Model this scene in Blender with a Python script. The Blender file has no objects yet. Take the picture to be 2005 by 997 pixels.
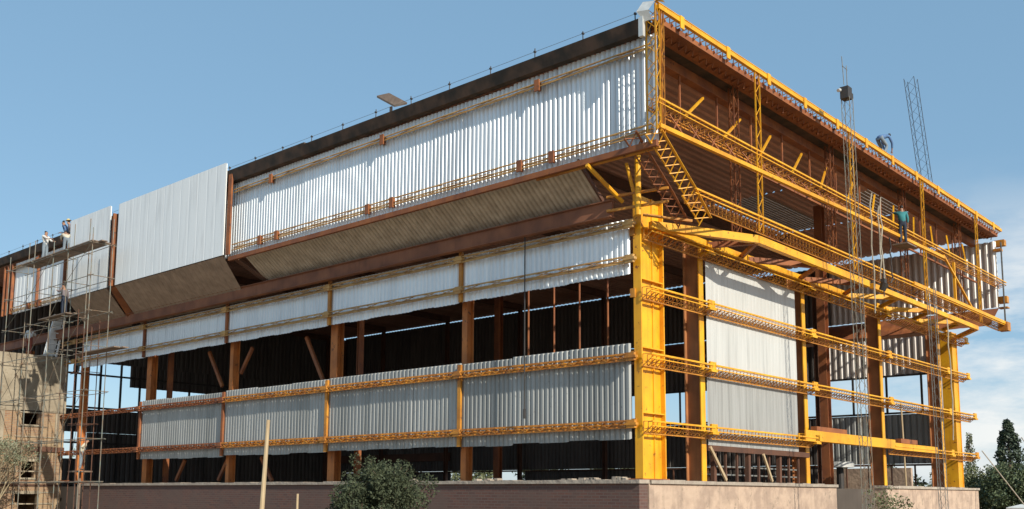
import bpy, bmesh, math, random
from mathutils import Vector, Matrix
random.seed(7)
SC = bpy.context.scene
COL = SC.collection
R = math.radians

# ------------------------------------------------------------------ camera
yaw, pit, rol = 0.7295, 0.13, 0.0051
fw = Vector((-math.sin(yaw)*math.cos(pit), math.cos(yaw)*math.cos(pit), math.sin(pit)))
rt = Vector((math.cos(yaw), math.sin(yaw), 0)); up = rt.cross(fw)
r2 = rt*math.cos(rol) + up*math.sin(rol); u2 = -rt*math.sin(rol) + up*math.cos(rol)
cd = bpy.data.cameras.new('camera'); cam = bpy.data.objects.new('camera', cd); COL.objects.link(cam)
M = Matrix((( r2.x, u2.x, -fw.x, 13.6735), (r2.y, u2.y, -fw.y, -19.9613), (r2.z, u2.z, -fw.z, -0.3607), (0, 0, 0, 1)))
cam.matrix_world = M
cd.sensor_width = 36; cd.sensor_fit = 'HORIZONTAL'
cd.lens = 1954.53/2005*36; cd.shift_y = (712.5-498.5)/2005
cd.clip_end = 3000; cd.clip_start = .1
SC.camera = cam

# ------------------------------------------------------------------ sky, sun, exposure
SUN_EL, SUN_AZ = 30.0, -13.0          # azimuth in degrees from +X towards +Y
w = bpy.data.worlds.new('World'); SC.world = w; w.use_nodes = True
nt = w.node_tree; nt.nodes.clear()
def N(nt, t, **k):
    n = nt.nodes.new(t)
    for a, b in k.items(): setattr(n, a, b)
    return n
sky = N(nt, 'ShaderNodeTexSky', sky_type='NISHITA', sun_disc=False)
sky.sun_elevation = R(SUN_EL); sky.sun_rotation = R(90-SUN_AZ)
sky.air_density = 1.0; sky.dust_density = .3; sky.ozone_density = 1.0; sky.altitude = 300
tc = N(nt, 'ShaderNodeTexCoord')
sep = N(nt, 'ShaderNodeSeparateXYZ'); nt.links.new(tc.outputs['Generated'], sep.inputs[0])
mp = N(nt, 'ShaderNodeMapping'); mp.inputs['Scale'].default_value = (5, 5, 17)
nt.links.new(tc.outputs['Generated'], mp.inputs[0])
nz = N(nt, 'ShaderNodeTexNoise'); nz.inputs['Scale'].default_value = 1.0; nz.inputs['Detail'].default_value = 7; nz.inputs['Roughness'].default_value = .62
nt.links.new(mp.outputs[0], nz.inputs['Vector'])
cr = N(nt, 'ShaderNodeMapRange'); cr.inputs['From Min'].default_value = .34; cr.inputs['From Max'].default_value = .56
nt.links.new(nz.outputs['Fac'], cr.inputs['Value'])
el = N(nt, 'ShaderNodeMapRange', interpolation_type='SMOOTHSTEP'); el.inputs['From Min'].default_value = .31; el.inputs['From Max'].default_value = .14
nt.links.new(sep.outputs['Z'], el.inputs['Value'])
# clouds bank up towards the north side of the site
az = N(nt, 'ShaderNodeMapRange', interpolation_type='SMOOTHSTEP'); az.inputs['From Min'].default_value = -.50; az.inputs['From Max'].default_value = -.24
nt.links.new(sep.outputs['X'], az.inputs['Value'])
m1 = N(nt, 'ShaderNodeMath', operation='MULTIPLY'); nt.links.new(cr.outputs[0], m1.inputs[0]); nt.links.new(el.outputs[0], m1.inputs[1])
m2 = N(nt, 'ShaderNodeMath', operation='MULTIPLY'); nt.links.new(m1.outputs[0], m2.inputs[0]); nt.links.new(az.outputs[0], m2.inputs[1])
m3 = N(nt, 'ShaderNodeMath', operation='MULTIPLY'); nt.links.new(m2.outputs[0], m3.inputs[0]); m3.inputs[1].default_value = .92
hs = N(nt, 'ShaderNodeHueSaturation'); hs.inputs['Saturation'].default_value = .95; hs.inputs['Hue'].default_value = .485; hs.inputs['Value'].default_value = 1.0
nt.links.new(sky.outputs[0], hs.inputs['Color'])
mx = N(nt, 'ShaderNodeMix', data_type='RGBA')
nt.links.new(m3.outputs[0], mx.inputs['Factor']); nt.links.new(hs.outputs[0], mx.inputs['A']); mx.inputs['B'].default_value = (5.2, 5.2, 5.05, 1)
vl = N(nt, 'ShaderNodeMix', data_type='RGBA'); vl.inputs['Factor'].default_value = .72; vl.inputs['B'].default_value = (1.12, 2.08, 3.15, 1)
nt.links.new(hs.outputs[0], vl.inputs['A']); nt.links.new(vl.outputs['Result'], mx.inputs['A'])
bg = N(nt, 'ShaderNodeBackground'); bg.inputs['Strength'].default_value = .15
nt.links.new(mx.outputs['Result'], bg.inputs['Color'])
wo = N(nt, 'ShaderNodeOutputWorld'); nt.links.new(bg.outputs[0], wo.inputs[0])

ld = bpy.data.lights.new('sun', 'SUN'); ld.energy = 4.2; ld.angle = R(.55); ld.color = (1, .93, .80)
lo = bpy.data.objects.new('sun', ld); COL.objects.link(lo)
sd = Vector((math.cos(R(SUN_EL))*math.cos(R(SUN_AZ)), math.cos(R(SUN_EL))*math.sin(R(SUN_AZ)), math.sin(R(SUN_EL))))
lo.rotation_euler = sd.to_track_quat('Z', 'Y').to_euler(); lo.location = sd*60
SC.view_settings.view_transform = 'Standard'; SC.view_settings.look = 'None'
SC.view_settings.exposure = 0.32; SC.view_settings.gamma = 1.0

# ------------------------------------------------------------------ materials
def mat(name, c1, c2=None, scale=3.0, rough=.6, metal=0.0, stretch=(1,1,1), detail=5, lo_=.35, hi_=.65, bump=0, bscale=None, spots=None):
    m = bpy.data.materials.new(name); m.use_nodes = True; t = m.node_tree
    b = t.nodes['Principled BSDF']; b.inputs['Roughness'].default_value = rough; b.inputs['Metallic'].default_value = metal
    g = N(t, 'ShaderNodeNewGeometry'); mpn = N(t, 'ShaderNodeMapping'); mpn.inputs['Scale'].default_value = stretch
    t.links.new(g.outputs['Position'], mpn.inputs[0])
    n = N(t, 'ShaderNodeTexNoise'); n.inputs['Scale'].default_value = scale; n.inputs['Detail'].default_value = detail
    t.links.new(mpn.outputs[0], n.inputs['Vector'])
    mr = N(t, 'ShaderNodeMapRange'); mr.inputs['From Min'].default_value = lo_; mr.inputs['From Max'].default_value = hi_
    t.links.new(n.outputs['Fac'], mr.inputs['Value'])
    mxn = N(t, 'ShaderNodeMix', data_type='RGBA'); mxn.inputs['A'].default_value = (*c1, 1); mxn.inputs['B'].default_value = (*(c2 or c1), 1)
    t.links.new(mr.outputs[0], mxn.inputs['Factor'])
    out = mxn.outputs['Result']
    if spots:
        n3 = N(t, 'ShaderNodeTexNoise'); n3.inputs['Scale'].default_value = spots[1]; n3.inputs['Detail'].default_value = 8; n3.inputs['Roughness'].default_value = .7
        t.links.new(g.outputs['Position'], n3.inputs['Vector'])
        r3 = N(t, 'ShaderNodeMapRange'); r3.inputs['From Min'].default_value = spots[2]; r3.inputs['From Max'].default_value = spots[2]+.06
        t.links.new(n3.outputs['Fac'], r3.inputs['Value'])
        x3 = N(t, 'ShaderNodeMix', data_type='RGBA'); t.links.new(r3.outputs[0], x3.inputs['Factor']); t.links.new(out, x3.inputs['A']); x3.inputs['B'].default_value = (*spots[0], 1)
        out = x3.outputs['Result']
    oi = N(t, 'ShaderNodeObjectInfo'); vr = N(t, 'ShaderNodeMapRange'); vr.inputs['To Min'].default_value = .90; vr.inputs['To Max'].default_value = 1.04
    t.links.new(oi.outputs['Random'], vr.inputs['Value'])
    # streaks running down the piece
    ms = N(t, 'ShaderNodeMapping'); ms.inputs['Scale'].default_value = (5, 5, .35); t.links.new(g.outputs['Position'], ms.inputs[0])
    ns = N(t, 'ShaderNodeTexNoise'); ns.inputs['Scale'].default_value = 1.5; ns.inputs['Detail'].default_value = 4; t.links.new(ms.outputs[0], ns.inputs['Vector'])
    rs = N(t, 'ShaderNodeMapRange'); rs.inputs['From Min'].default_value = .52; rs.inputs['From Max'].default_value = .75; rs.inputs['To Min'].default_value = 1.0; rs.inputs['To Max'].default_value = .80
    t.links.new(ns.outputs['Fac'], rs.inputs['Value'])
    mv = N(t, 'ShaderNodeMath', operation='MULTIPLY'); t.links.new(vr.outputs[0], mv.inputs[0]); t.links.new(rs.outputs[0], mv.inputs[1])
    sv = N(t, 'ShaderNodeVectorMath', operation='SCALE'); t.links.new(out, sv.inputs[0]); t.links.new(mv.outputs[0], sv.inputs['Scale']); out = sv.outputs[0]
    t.links.new(out, b.inputs['Base Color'])
    if bump:
        n2 = N(t, 'ShaderNodeTexNoise'); n2.inputs['Scale'].default_value = bscale or scale*4; n2.inputs['Detail'].default_value = 6
        t.links.new(g.outputs['Position'], n2.inputs['Vector'])
        bp = N(t, 'ShaderNodeBump'); bp.inputs['Strength'].default_value = bump; bp.inputs['Distance'].default_value = .03
        t.links.new(n2.outputs['Fac'], bp.inputs['Height']); t.links.new(bp.outputs[0], b.inputs['Normal'])
    return m
def brick_mat(name, c1, c2, mortar, plane, scale=1.0, dirt=None, rw=.24, rh=.075):
    m = bpy.data.materials.new(name); m.use_nodes = True; t = m.node_tree
    b = t.nodes['Principled BSDF']; b.inputs['Roughness'].default_value = .9
    g = N(t, 'ShaderNodeNewGeometry'); s = N(t, 'ShaderNodeSeparateXYZ'); c = N(t, 'ShaderNodeCombineXYZ')
    t.links.new(g.outputs['Position'], s.inputs[0])
    ad = N(t, 'ShaderNodeMath', operation='ADD'); t.links.new(s.outputs['X'], ad.inputs[0]); t.links.new(s.outputs['Y'], ad.inputs[1])
    t.links.new(ad.outputs[0], c.inputs['X']); t.links.new(s.outputs['Z'], c.inputs['Y'])
    br = N(t, 'ShaderNodeTexBrick'); br.inputs['Scale'].default_value = scale
    br.inputs['Brick Width'].default_value = rw; br.inputs['Row Height'].default_value = rh; br.inputs['Mortar Size'].default_value = .010
    br.inputs['Color1'].default_value = (*c1, 1); br.inputs['Color2'].default_value = (*c2, 1); br.inputs['Mortar'].default_value = (*mortar, 1)
    t.links.new(c.outputs[0], br.inputs['Vector'])
    n = N(t, 'ShaderNodeTexNoise'); n.inputs['Scale'].default_value = 1.4; n.inputs['Detail'].default_value = 8; n.inputs['Roughness'].default_value = .7
    t.links.new(g.outputs['Position'], n.inputs['Vector'])
    mr = N(t, 'ShaderNodeMapRange'); mr.inputs['From Min'].default_value = .42; mr.inputs['From Max'].default_value = .62
    t.links.new(n.outputs['Fac'], mr.inputs['Value'])
    mm = N(t, 'ShaderNodeMath', operation='MULTIPLY'); t.links.new(mr.outputs[0], mm.inputs[0]); mm.inputs[1].default_value = .75
    x = N(t, 'ShaderNodeMix', data_type='RGBA'); t.links.new(mm.outputs[0], x.inputs['Factor']); t.links.new(br.outputs['Color'], x.inputs['A'])
    x.inputs['B'].default_value = (*(dirt or mortar), 1); t.links.new(x.outputs['Result'], b.inputs['Base Color'])
    bp = N(t, 'ShaderNodeBump'); bp.inputs['Strength'].default_value = .5; bp.inputs['Distance'].default_value = .02
    t.links.new(n.outputs['Fac'], bp.inputs['Height']); t.links.new(bp.outputs[0], b.inputs['Normal'])
    return m
RUSTC = (.17, .055, .02)
MT = dict(
    yellow=mat('yellow_paint', (.84, .43, .014), (.70, .30, .012), 1.3, .48, spots=(RUSTC, 7, .61)),
    amber=mat('shade_toned_weathered_yellow', (.62, .27, .03), (.40, .15, .025), 2.2, .55, spots=((.16, .06, .03), 7, .58)),  # orange of the yellow paint in shade put into the colour, plus rust spots
    primer=mat('red_oxide_primer', (.34, .115, .035), (.21, .07, .03), 2.0, .7, spots=((.10, .045, .03), 5, .6)),
    beamrust=mat('dull_rust', (.32, .13, .065), (.20, .08, .045), 1.6, .75),
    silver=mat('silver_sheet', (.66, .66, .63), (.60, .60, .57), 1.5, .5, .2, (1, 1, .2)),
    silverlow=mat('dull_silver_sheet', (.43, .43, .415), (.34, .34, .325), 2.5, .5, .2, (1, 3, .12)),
    ochre=mat('chalky_ochre_paint', (.62, .38, .13), (.44, .24, .08), 2.0, .6, spots=((.20, .09, .04), 7, .60)),
    webbrown=mat('brown_column_web', (.42, .17, .06), (.28, .11, .04), 2.0, .7),  # brighter brown for the column webs
    soffitrib=mat('ribbed_soffit', (.58, .50, .40), (.44, .37, .29), 3.0, .45, .25),
    orange=mat('orange_primer', (.58, .20, .045), (.42, .14, .035), 2.0, .65, spots=((.16, .07, .03), 5, .6)),
    darkprimer=mat('dark_primer', (.13, .055, .03), (.085, .04, .025), 2.0, .75),
    zinc=mat('galvanised_sheet', (.86, .89, .90), (.76, .79, .81), .8, .42, .35, (1, 1, .12), spots=((.55, .56, .55), 9, .68)),
    zincdull=mat('dull_galvanised_sheet', (.56, .57, .55), (.42, .43, .41), 2.0, .48, .4, (1, 1, .1), spots=((.35, .35, .33), 11, .6)),
    panel=mat('pale_outer_panel', (.87, .89, .89), (.82, .85, .86), .7, .55, .0, (1.4, 1, .15)),
    innersheet=mat('inner_sheet', (.72, .68, .64), (.55, .50, .46), 2.0, .5, .3, (1, 1, .1)),
    zinclow=mat('mottled_grey_galvanised_sheet', (.40, .405, .39), (.30, .305, .29), 2.0, .45, .4, (1, 1, .1), spots=((.25, .25, .24), 11, .6)),  # darker mottled grey for the low bands
    farsheet=mat('shade_darkened_inner_sheet', (.12, .105, .095), (.075, .065, .06), 2.0, .6, .2, (1, 1, .1)),  # interior shade put into the sheet colour
    soffit=mat('soffit_panel', (.42, .32, .25), (.30, .23, .18), 3.0, .5, .2),
    deck=mat('roof_deck_underside', (.62, .35, .26), (.44, .23, .16), 1.2, .5, .25, (1, .2, 1)),
    eavesdark=mat('dark_eaves', (.035, .028, .022), (.10, .06, .04), 2.5, .9),  # near-black brown for the fascia and inner eaves board
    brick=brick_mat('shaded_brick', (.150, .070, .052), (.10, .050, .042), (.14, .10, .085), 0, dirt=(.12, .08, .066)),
    towerbrick=brick_mat('rough_clay_brick', (.36, .21, .11), (.24, .13, .08), (.30, .24, .17), 0, dirt=(.36, .27, .16)),
    plaster=mat('sand_plaster', (.53, .39, .29), (.40, .29, .22), 2.5, .9, bump=.9, bscale=6, lo_=.4, hi_=.6, spots=((.33, .25, .19), 4, .58)),
    cement=mat('cement_render', (.40, .34, .25), (.29, .24, .17), 1.6, .9, bump=.9, bscale=5, spots=((.21, .16, .11), 3, .56)),
    coping=mat('cement_coping', (.42, .36, .29), (.33, .27, .22), 3, .9, bump=.8),
    darkmetal=mat('dark_steel', (.03, .03, .03), (.05, .04, .035), 4, .6),
    grey=mat('grey_steel', (.26, .27, .26), (.17, .16, .14), 5, .55, .3),
    scaf=mat('scaffold_tube', (.22, .25, .22), (.26, .17, .11), 4, .55, .3),
    wood=mat('pale_wood', (.52, .40, .24), (.40, .29, .17), 3, .8, 0, (8, 8, 1)),
    plank=mat('weathered_plank', (.26, .19, .14), (.17, .12, .09), 3, .85),
    dirt=mat('dry_soil', (.30, .23, .16), (.22, .17, .11), .3, .95, bump=.6, bscale=3),
    floor=mat('packed_earth_floor', (.10, .08, .065), (.07, .055, .045), .6, .95),
    leaf=mat('dark_leaf', (.034, .046, .020), (.065, .078, .036), 1.6, .8),
    leaf2=mat('olive_leaf', (.10, .125, .05), (.17, .18, .09), 2.4, .6),
    leafdark=mat('conifer_leaf', (.04, .06, .038), (.07, .095, .05), 1.3, .6),
    leafmid=mat('mid_green_leaf', (.05, .075, .03), (.10, .125, .055), 1.2, .6),
    leafpale=mat('pale_leaf', (.17, .19, .11), (.24, .25, .16), 1.5, .6),
    bark=mat('bark', (.13, .09, .06), (.20, .15, .10), 5, .9),
    straw=mat('dry_twig', (.46, .38, .24), (.34, .27, .17), 3, .9),
    skin=mat('skin', (.36, .19, .12), (.33, .17, .10), 8, .55),
    hair=mat('black_hair', (.018, .014, .012), None, 8, .6),
    white=mat('white_cloth', (.72, .71, .67), (.62, .61, .58), 5, .9),
    cream=mat('cream_cloth', (.62, .57, .44), (.54, .49, .38), 5, .9),
    blue=mat('blue_cloth', (.10, .19, .36), (.08, .15, .29), 5, .9),
    teal=mat('teal_cloth', (.05, .26, .28), (.04, .20, .22), 5, .9),
    greycloth=mat('grey_cloth', (.20, .17, .18), (.15, .13, .14), 5, .9),
    jean=mat('pale_jeans', (.24, .29, .33), (.18, .22, .26), 5, .9),
    navy=mat('navy_trousers', (.025, .035, .06), (.02, .03, .05), 5, .9),
    redcloth=mat('rust_trousers', (.30, .08, .05), (.22, .06, .04), 5, .9),
    strawhat=mat('straw_hat', (.62, .50, .22), (.55, .42, .18), 8, .9),
    rope=mat('rope', (.42, .38, .30), (.34, .30, .24), 4, .9),
    flash=mat('bent_flashing', (.75, .75, .72), (.6, .6, .57), 5, .45, .4),
)

# ------------------------------------------------------------------ mesh builder
class MB:
    def __init__(s): s.v = []; s.f = []
    def add(s, vs, fs):
        o = len(s.v); s.v += [tuple(v) for v in vs]; s.f += [tuple(i+o for i in f) for f in fs]
    def box(s, a, b):
        x0, x1 = sorted((a[0], b[0])); y0, y1 = sorted((a[1], b[1])); z0, z1 = sorted((a[2], b[2]))
        s.add([(x0,y0,z0),(x1,y0,z0),(x1,y1,z0),(x0,y1,z0),(x0,y0,z1),(x1,y0,z1),(x1,y1,z1),(x0,y1,z1)],
              [(3,2,1,0),(4,5,6,7),(0,1,5,4),(1,2,6,5),(2,3,7,6),(3,0,4,7)])
        return s
    def frame(s, p, q):
        p = Vector(p); q = Vector(q); d = (q-p).normalized()
        ref = Vector((0, 0, 1)) if abs(d.z) < .95 else Vector((1, 0, 0))
        a = d.cross(ref).normalized(); b = a.cross(d).normalized(); return p, q, a, b
    def bar(s, p, q, w, h=None):
        h = w if h is None else h
        p, q, a, b = s.frame(p, q); vs = []
        for c in (p, q):
            for i, j in ((-1,-1),(1,-1),(1,1),(-1,1)): vs.append(c + a*(i*w/2) + b*(j*h/2))
        s.add(vs, [(3,2,1,0),(4,5,6,7),(0,1,5,4),(1,2,6,5),(2,3,7,6),(3,0,4,7)]); return s
    def angle(s, p, q, w, t=.012):            # L section
        p, q, a, b = s.frame(p, q)
        o = -a*(w/2) - b*(w/2)
        s.bar(p+o+a*(w/2), q+o+a*(w/2), w, t); s.bar(p+o+b*(w/2+t*.5), q+o+b*(w/2+t*.5), t, w-t); return s
    def tube(s, p, q, r, r2=None, n=8):
        r2 = r if r2 is None else r2
        p, q, a, b = s.frame(p, q); vs = []
        for c, rr in ((p, r), (q, r2)):
            for k in range(n):
                t = 2*math.pi*k/n; vs.append(c + a*(rr*math.cos(t)) + b*(rr*math.sin(t)))
        fs = [(k, (k+1) % n, n+(k+1) % n, n+k) for k in range(n)] + [tuple(range(n-1, -1, -1)), tuple(range(n, 2*n))]
        s.add(vs, fs); return s
    def hsec(s, c, z0, z1, wx, wy, t=.025, web='x'):  # vertical H column centred at c, flanges across the web direction
        x, y = c
        if web == 'x':                       # web runs along x, flanges at +-wx/2
            s.box((x-wx/2, y-wy/2, z0), (x-wx/2+t, y+wy/2, z1)); s.box((x+wx/2-t, y-wy/2, z0), (x+wx/2, y+wy/2, z1))
            s.box((x-wx/2+t, y-t/2, z0), (x+wx/2-t, y+t/2, z1))
        else:
            s.box((x-wx/2, y-wy/2, z0), (x+wx/2, y-wy/2+t, z1)); s.box((x-wx/2, y+wy/2-t, z0), (x+wx/2, y+wy/2, z1))
            s.box((x-t/2, y-wy/2+t, z0), (x+t/2, y+wy/2-t, z1))
        return s
    def corr(s, p, u, L, v, H, n, pitch, depth, jag=0, duty=.5):  # ribbed sheet metal: ribs run along v, repeat along u
        p = Vector(p); u = Vector(u).normalized(); v = Vector(v).normalized(); n = Vector(n).normalized()
        k = max(1, round(L/pitch)); pt = L/k; pr = []
        fl = duty; sl = (1-duty)/2*.9
        for i in range(k):
            x = i*pt
            pr += [(x, 0), (x+pt*(1-fl-sl*2)*1.0, 0), (x+pt*(1-fl-sl), 1), (x+pt*(1-sl), 1)]
        pr.append((L, 0)); vs = []; fs = []
        for i, (a, d) in enumerate(pr):
            j = (i//4 // 6) % 2 * jag
            vs.append(p + u*a + n*(d*depth) - v*j); vs.append(p + u*a + n*(d*depth) + v*H)
        for i in range(len(pr)-1): fs.append((2*i, 2*i+2, 2*i+3, 2*i+1))
        s.add(vs, fs); return s
    def build(s, name, m, parent=None, smooth=False):
        vs = [Vector(v) for v in s.v]
        lo = Vector([min(v[i] for v in vs) for i in range(3)]); hi = Vector([max(v[i] for v in vs) for i in range(3)])
        c = Vector(((lo.x+hi.x)/2, (lo.y+hi.y)/2, lo.z))
        me = bpy.data.meshes.new(name); me.from_pydata([v-c for v in vs], [], s.f); me.update()
        me.materials.append(MT[m] if isinstance(m, str) else m)
        if smooth:
            for p in me.polygons: p.use_smooth = True
        o = bpy.data.objects.new(name, me); COL.objects.link(o)
        pc = Vector((0, 0, 0)); q = parent
        while q is not None: pc += q.location; q = q.parent
        o.location = c - pc; o.parent = parent
        return o
def thing(name, label, cat, loc, group=None):
    o = bpy.data.objects.new(name, None); COL.objects.link(o); o.location = loc; o.empty_display_size = .3
    o['label'] = label; o['category'] = cat
    if group: o['group'] = group
    return o
def tag(o, label, cat, group=None):
    o['label'] = label; o['category'] = cat
    if group: o['group'] = group
    return o
def struct(o): o['kind'] = 'structure'; return o

# ------------------------------------------------------------------ ground
g = MB(); g.add([(-1500, -1500, -1.96), (1500, -1500, -1.96), (1500, 1500, -1.96), (-1500, 1500, -1.96)], [(0, 1, 2, 3)])
struct(g.build('ground', 'dirt'))
g = MB(); g.box((-42, .25, -1.9), (-.25, 23, -.12)); 

# ------------------------------------------------------------------ the hall
HALL = thing('factory_hall', 'half-built steel factory hall with yellow frame and ribbed silver cladding', 'building', (-20, 11.6, -1.96))
H = HALL
struct_floor = g.build('floor_slab', 'floor', H)
S = 6.0; NB = 7; L = S*NB; YS = [0.0, 2.886, 8.958, 15.03, 21.1, 23.18]; W = 23.18
XQ = 1.62; YF = -1.5; YE = 24.6; ZT = 10.88; ZB = 7.85

# --- columns
def base(c, parent_col, sz=.5):
    m = MB(); x, y = c
    m.box((x-sz/2, y-sz/2, 0.002), (x+sz/2, y+sz/2, .03)); m.build('base_plate', 'primer', parent_col)
m = MB()   # big corner column: web facing east, two flanges and stiffeners
m.box((-.10, .02, 0), (-.06, 1.0, 7.05)); m.box((-.16, -.02, 0), (.06, .02, 7.05)); m.box((-.22, .96, 0), (.06, 1.0, 7.05))
m.box((-.16, .02, 0), (-.13, .96, 7.05)); m.box((-.06, .62, 0), (-.03, .66, 7.05))
for z in (1.6, 3.2, 4.9, 6.2): m.box((-.06, .02, z), (.05, .96, z+.03))
cc = m.build('column', 'yellow', H); cc['label'] = 'broad bright yellow corner column'
b = MB(); b.box((-.45, -.1, -.0), (.1, 1.08, .03)); b.build('base_plate', 'primer', cc)
for z in (1.25, 2.9, 4.45, 6.0):
    b = MB(); b.box((-.24, -.06, z), (-.10, -.022, z+.22)); b.build('gusset_plate', 'amber', cc)
for k, y in enumerate(YS[1:-1]):
    m = MB(); m.box((-.03, y-.11, 0), (0, y+.11, 6.5)); o = m.build('column', 'yellow', H)
    m = MB(); m.box((-.46, y-.012, 0), (-.03, y+.012, 6.5)); m.box((-.49, y-.11, 0), (-.46, y+.11, 6.5)); m.build('column_web', 'webbrown', o)
m = MB(); m.box((-.02, W-.62, 0), (.02, W-.08, 6.4)); m.box((-.42, W-.66, 0), (.05, W-.62, 6.4)); m.box((-.42, W-.08, 0), (.05, W-.04, 6.4))
o = m.build('column', 'yellow', H)
for i in range(1, NB+1):
    x = -S*i - .28
    m = MB(); wx = .34 if i % 2 == 0 else .20; dd = .22
    m.box((x-wx/2, .30, 0), (x+wx/2, .33, 6.5)); m.box((x-.015, .33, 0), (x+.015, .33+dd, 6.5)); m.box((x-wx/2, .33+dd, 0), (x+wx/2, .36+dd, 6.5))
    o = m.build('column', 'orange', H); o['label'] = 'rust orange column in the long side'
    if i % 2 == 0:
        m = MB(); m.hsec((x+.62, .9), 0, 6.5, .12, .2); m.build('column', 'primer', H)
    m = MB(); m.hsec((x+.28, W-.3), 0, 10.3, .2, .2); m.build('column', 'darkprimer', H)
for x, y in ((-18, 14.5), (-30, 14.5), (-2.0, 14.77)):
    m = MB(); m.hsec((x, y), 0, 10.4, .3, .3, web='y'); m.build('interior_column', 'primer', H)
for x in (-6.18, -5.16, -4.19, -3.16):
    m = MB(); m.tube((x, 3, 3.1), (x, 3, 6.3), .03); m.build('hanger_rod', 'primer', H)

# --- lattice girts: three chords with zigzag lacing. axis 'x' or 'y', off = outward unit
def girt(p, q, out, dep=.26, h=.26, ch=.05, lace=.022, step=.26, m='yellow', name='lattice_girt', clips=()):
    g = MB(); p = Vector(p); q = Vector(q); out = Vector(out); d = q-p; Ln = d.length; d.normalize()
    upv = Vector((0, 0, 1)); perp = upv
    a = [p+out*dep+perp*h/2, p+out*dep-perp*h/2, p]
    for c in a: g.angle(c, c+d*Ln, ch)
    n = max(2, int(round(Ln/step))); st = Ln/n
    for i in range(n):
        s0, s1 = d*(i*st), d*((i+1)*st)
        if i % 2: s0, s1 = s1, s0
        g.bar(a[0]+s0, a[1]+s1, lace); g.bar(a[1]+s0, a[2]+s1, lace); g.bar(a[0]+s1, a[2]+s0, lace)
    o = g.build(name, m, H)
    return o
def girt2(p, q, out, dep=.26, drop=.16, m='yellow', rung=.19, hook=.10):
    # two close front chords, an inner lower chord and rungs between them
    g = MB(); p = Vector(p); q = Vector(q); out = Vector(out); d = q-p; Ln = d.length; d.normalize(); Z = Vector((0, 0, 1))
    f1, f2, b1 = p+out*dep+Z*.055, p+out*dep-Z*.055, p-Z*drop
    g.bar(f1, f1+d*Ln, .04, .042); g.bar(f2, f2+d*Ln, .03, .024)
    o = g.build('lattice_girt', m, H)
    g = MB(); g.bar(b1, b1+d*Ln, .035); g.bar(b1+Z*drop*.5, b1+Z*drop*.5+d*Ln, .02)
    n = max(2, int(Ln/rung)); st = Ln/n
    for i in range(n+1):
        e = d*(i*st); g.bar(b1+e, b1+e+Z*(drop+.06), .016); g.bar(b1+e, f2+e, .018); g.bar(b1+Z*(drop+.06)+e, f1+e, .014)
        if i < n and i % 2: g.bar(b1+e, f2+e+d*st, .014)
    g.build('inner_lacing', 'amber', o)
    return o
def clip(x, y, z, w, dy, h, m='amber', par=None):
    b = MB(); b.box((x-w/2, y-dy/2, z-h/2), (x+w/2, y+dy/2, z+h/2)); b.box((x-w/2-.05, y-dy/2-.02, z-.03), (x+w/2+.05, y+dy/2+.02, z+.03)); b.build('splice_bracket', m, par or H)
ZG = [1.33, 2.96, 5.38, 6.26]
for z in ZG:
    for i in range(NB):
        x0, x1 = -S*(i+1)+.12, -S*i-.05
        if i == 5 and z > 3: x0 = -31.5
        if i == 6 and z > 3: continue
        mm = ('amber' if i < 3 else 'primer') if z < 5 else 'ochre'
        o = girt((x0, -.10, z), (x1, -.10, z), (0, -1, 0), dep=.12, h=.15, ch=.04 if z > 4 else .05, lace=.016 if z > 4 else .024, step=.8 if z > 4 else .26, m=mm)
        clip(x1-.08 if i == 0 else x1+.02, -.22, z, .24, .08, .2, mm, o)
# vertical seam strips on the long side at the columns
for i in range(1, 5):
    for z0, z1 in ((.95, 3.25), (5.05, 6.5)):
        m = MB(); m.box((-S*i-.10, -.15, z0), (-S*i+.02, -.075, z1)); m.build('seam_strip', 'amber' if i < 3 else 'primer', H)

# right (short) side girts
for z, y0 in ((1.33, -.1), (2.96, -.1), (4.60, -.1), (6.10, .0)):
    yy = [y0]+YS[1:5]+[W+.95 if z < 4 else W+.35]
    for a_, b_ in zip(yy[:-1], yy[1:]):
        if z == 1.33 and a_ > 8 and b_ < 20: continue
        o = girt2((.12, a_+.04, z), (.12, b_-.04, z), (1, 0, 0), dep=.24, drop=.22)
        b = MB(); b.box((.06, b_-.22, z-.13), (.40, b_+.1, z-.07)); b.box((.30, b_-.2, z-.13), (.36, b_+.1, z+.14)); b.build('splice_bracket', 'yellow', o)
m = MB(); m.box((.10, 8.1, 1.29), (.36, 19.3, 1.33)); m.box((.32, 8.1, 1.33), (.36, 15.1, 1.60)); m.box((.32, 15.1, 1.33), (.36, 19.3, 1.50)); m.box((.10, 8.1, 1.33), (.14, 19.3, 1.5))
m.build('edge_beam', 'yellow', H)
m = MB(); m.box((.10, 9.0, 1.60), (.30, 11.2, 1.75)); m.build('timber_wedge', 'primer', H)
m = MB(); m.box((.10, 15.8, 1.52), (.30, 17.4, 1.68)); m.build('timber_wedge', 'primer', H)

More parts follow.
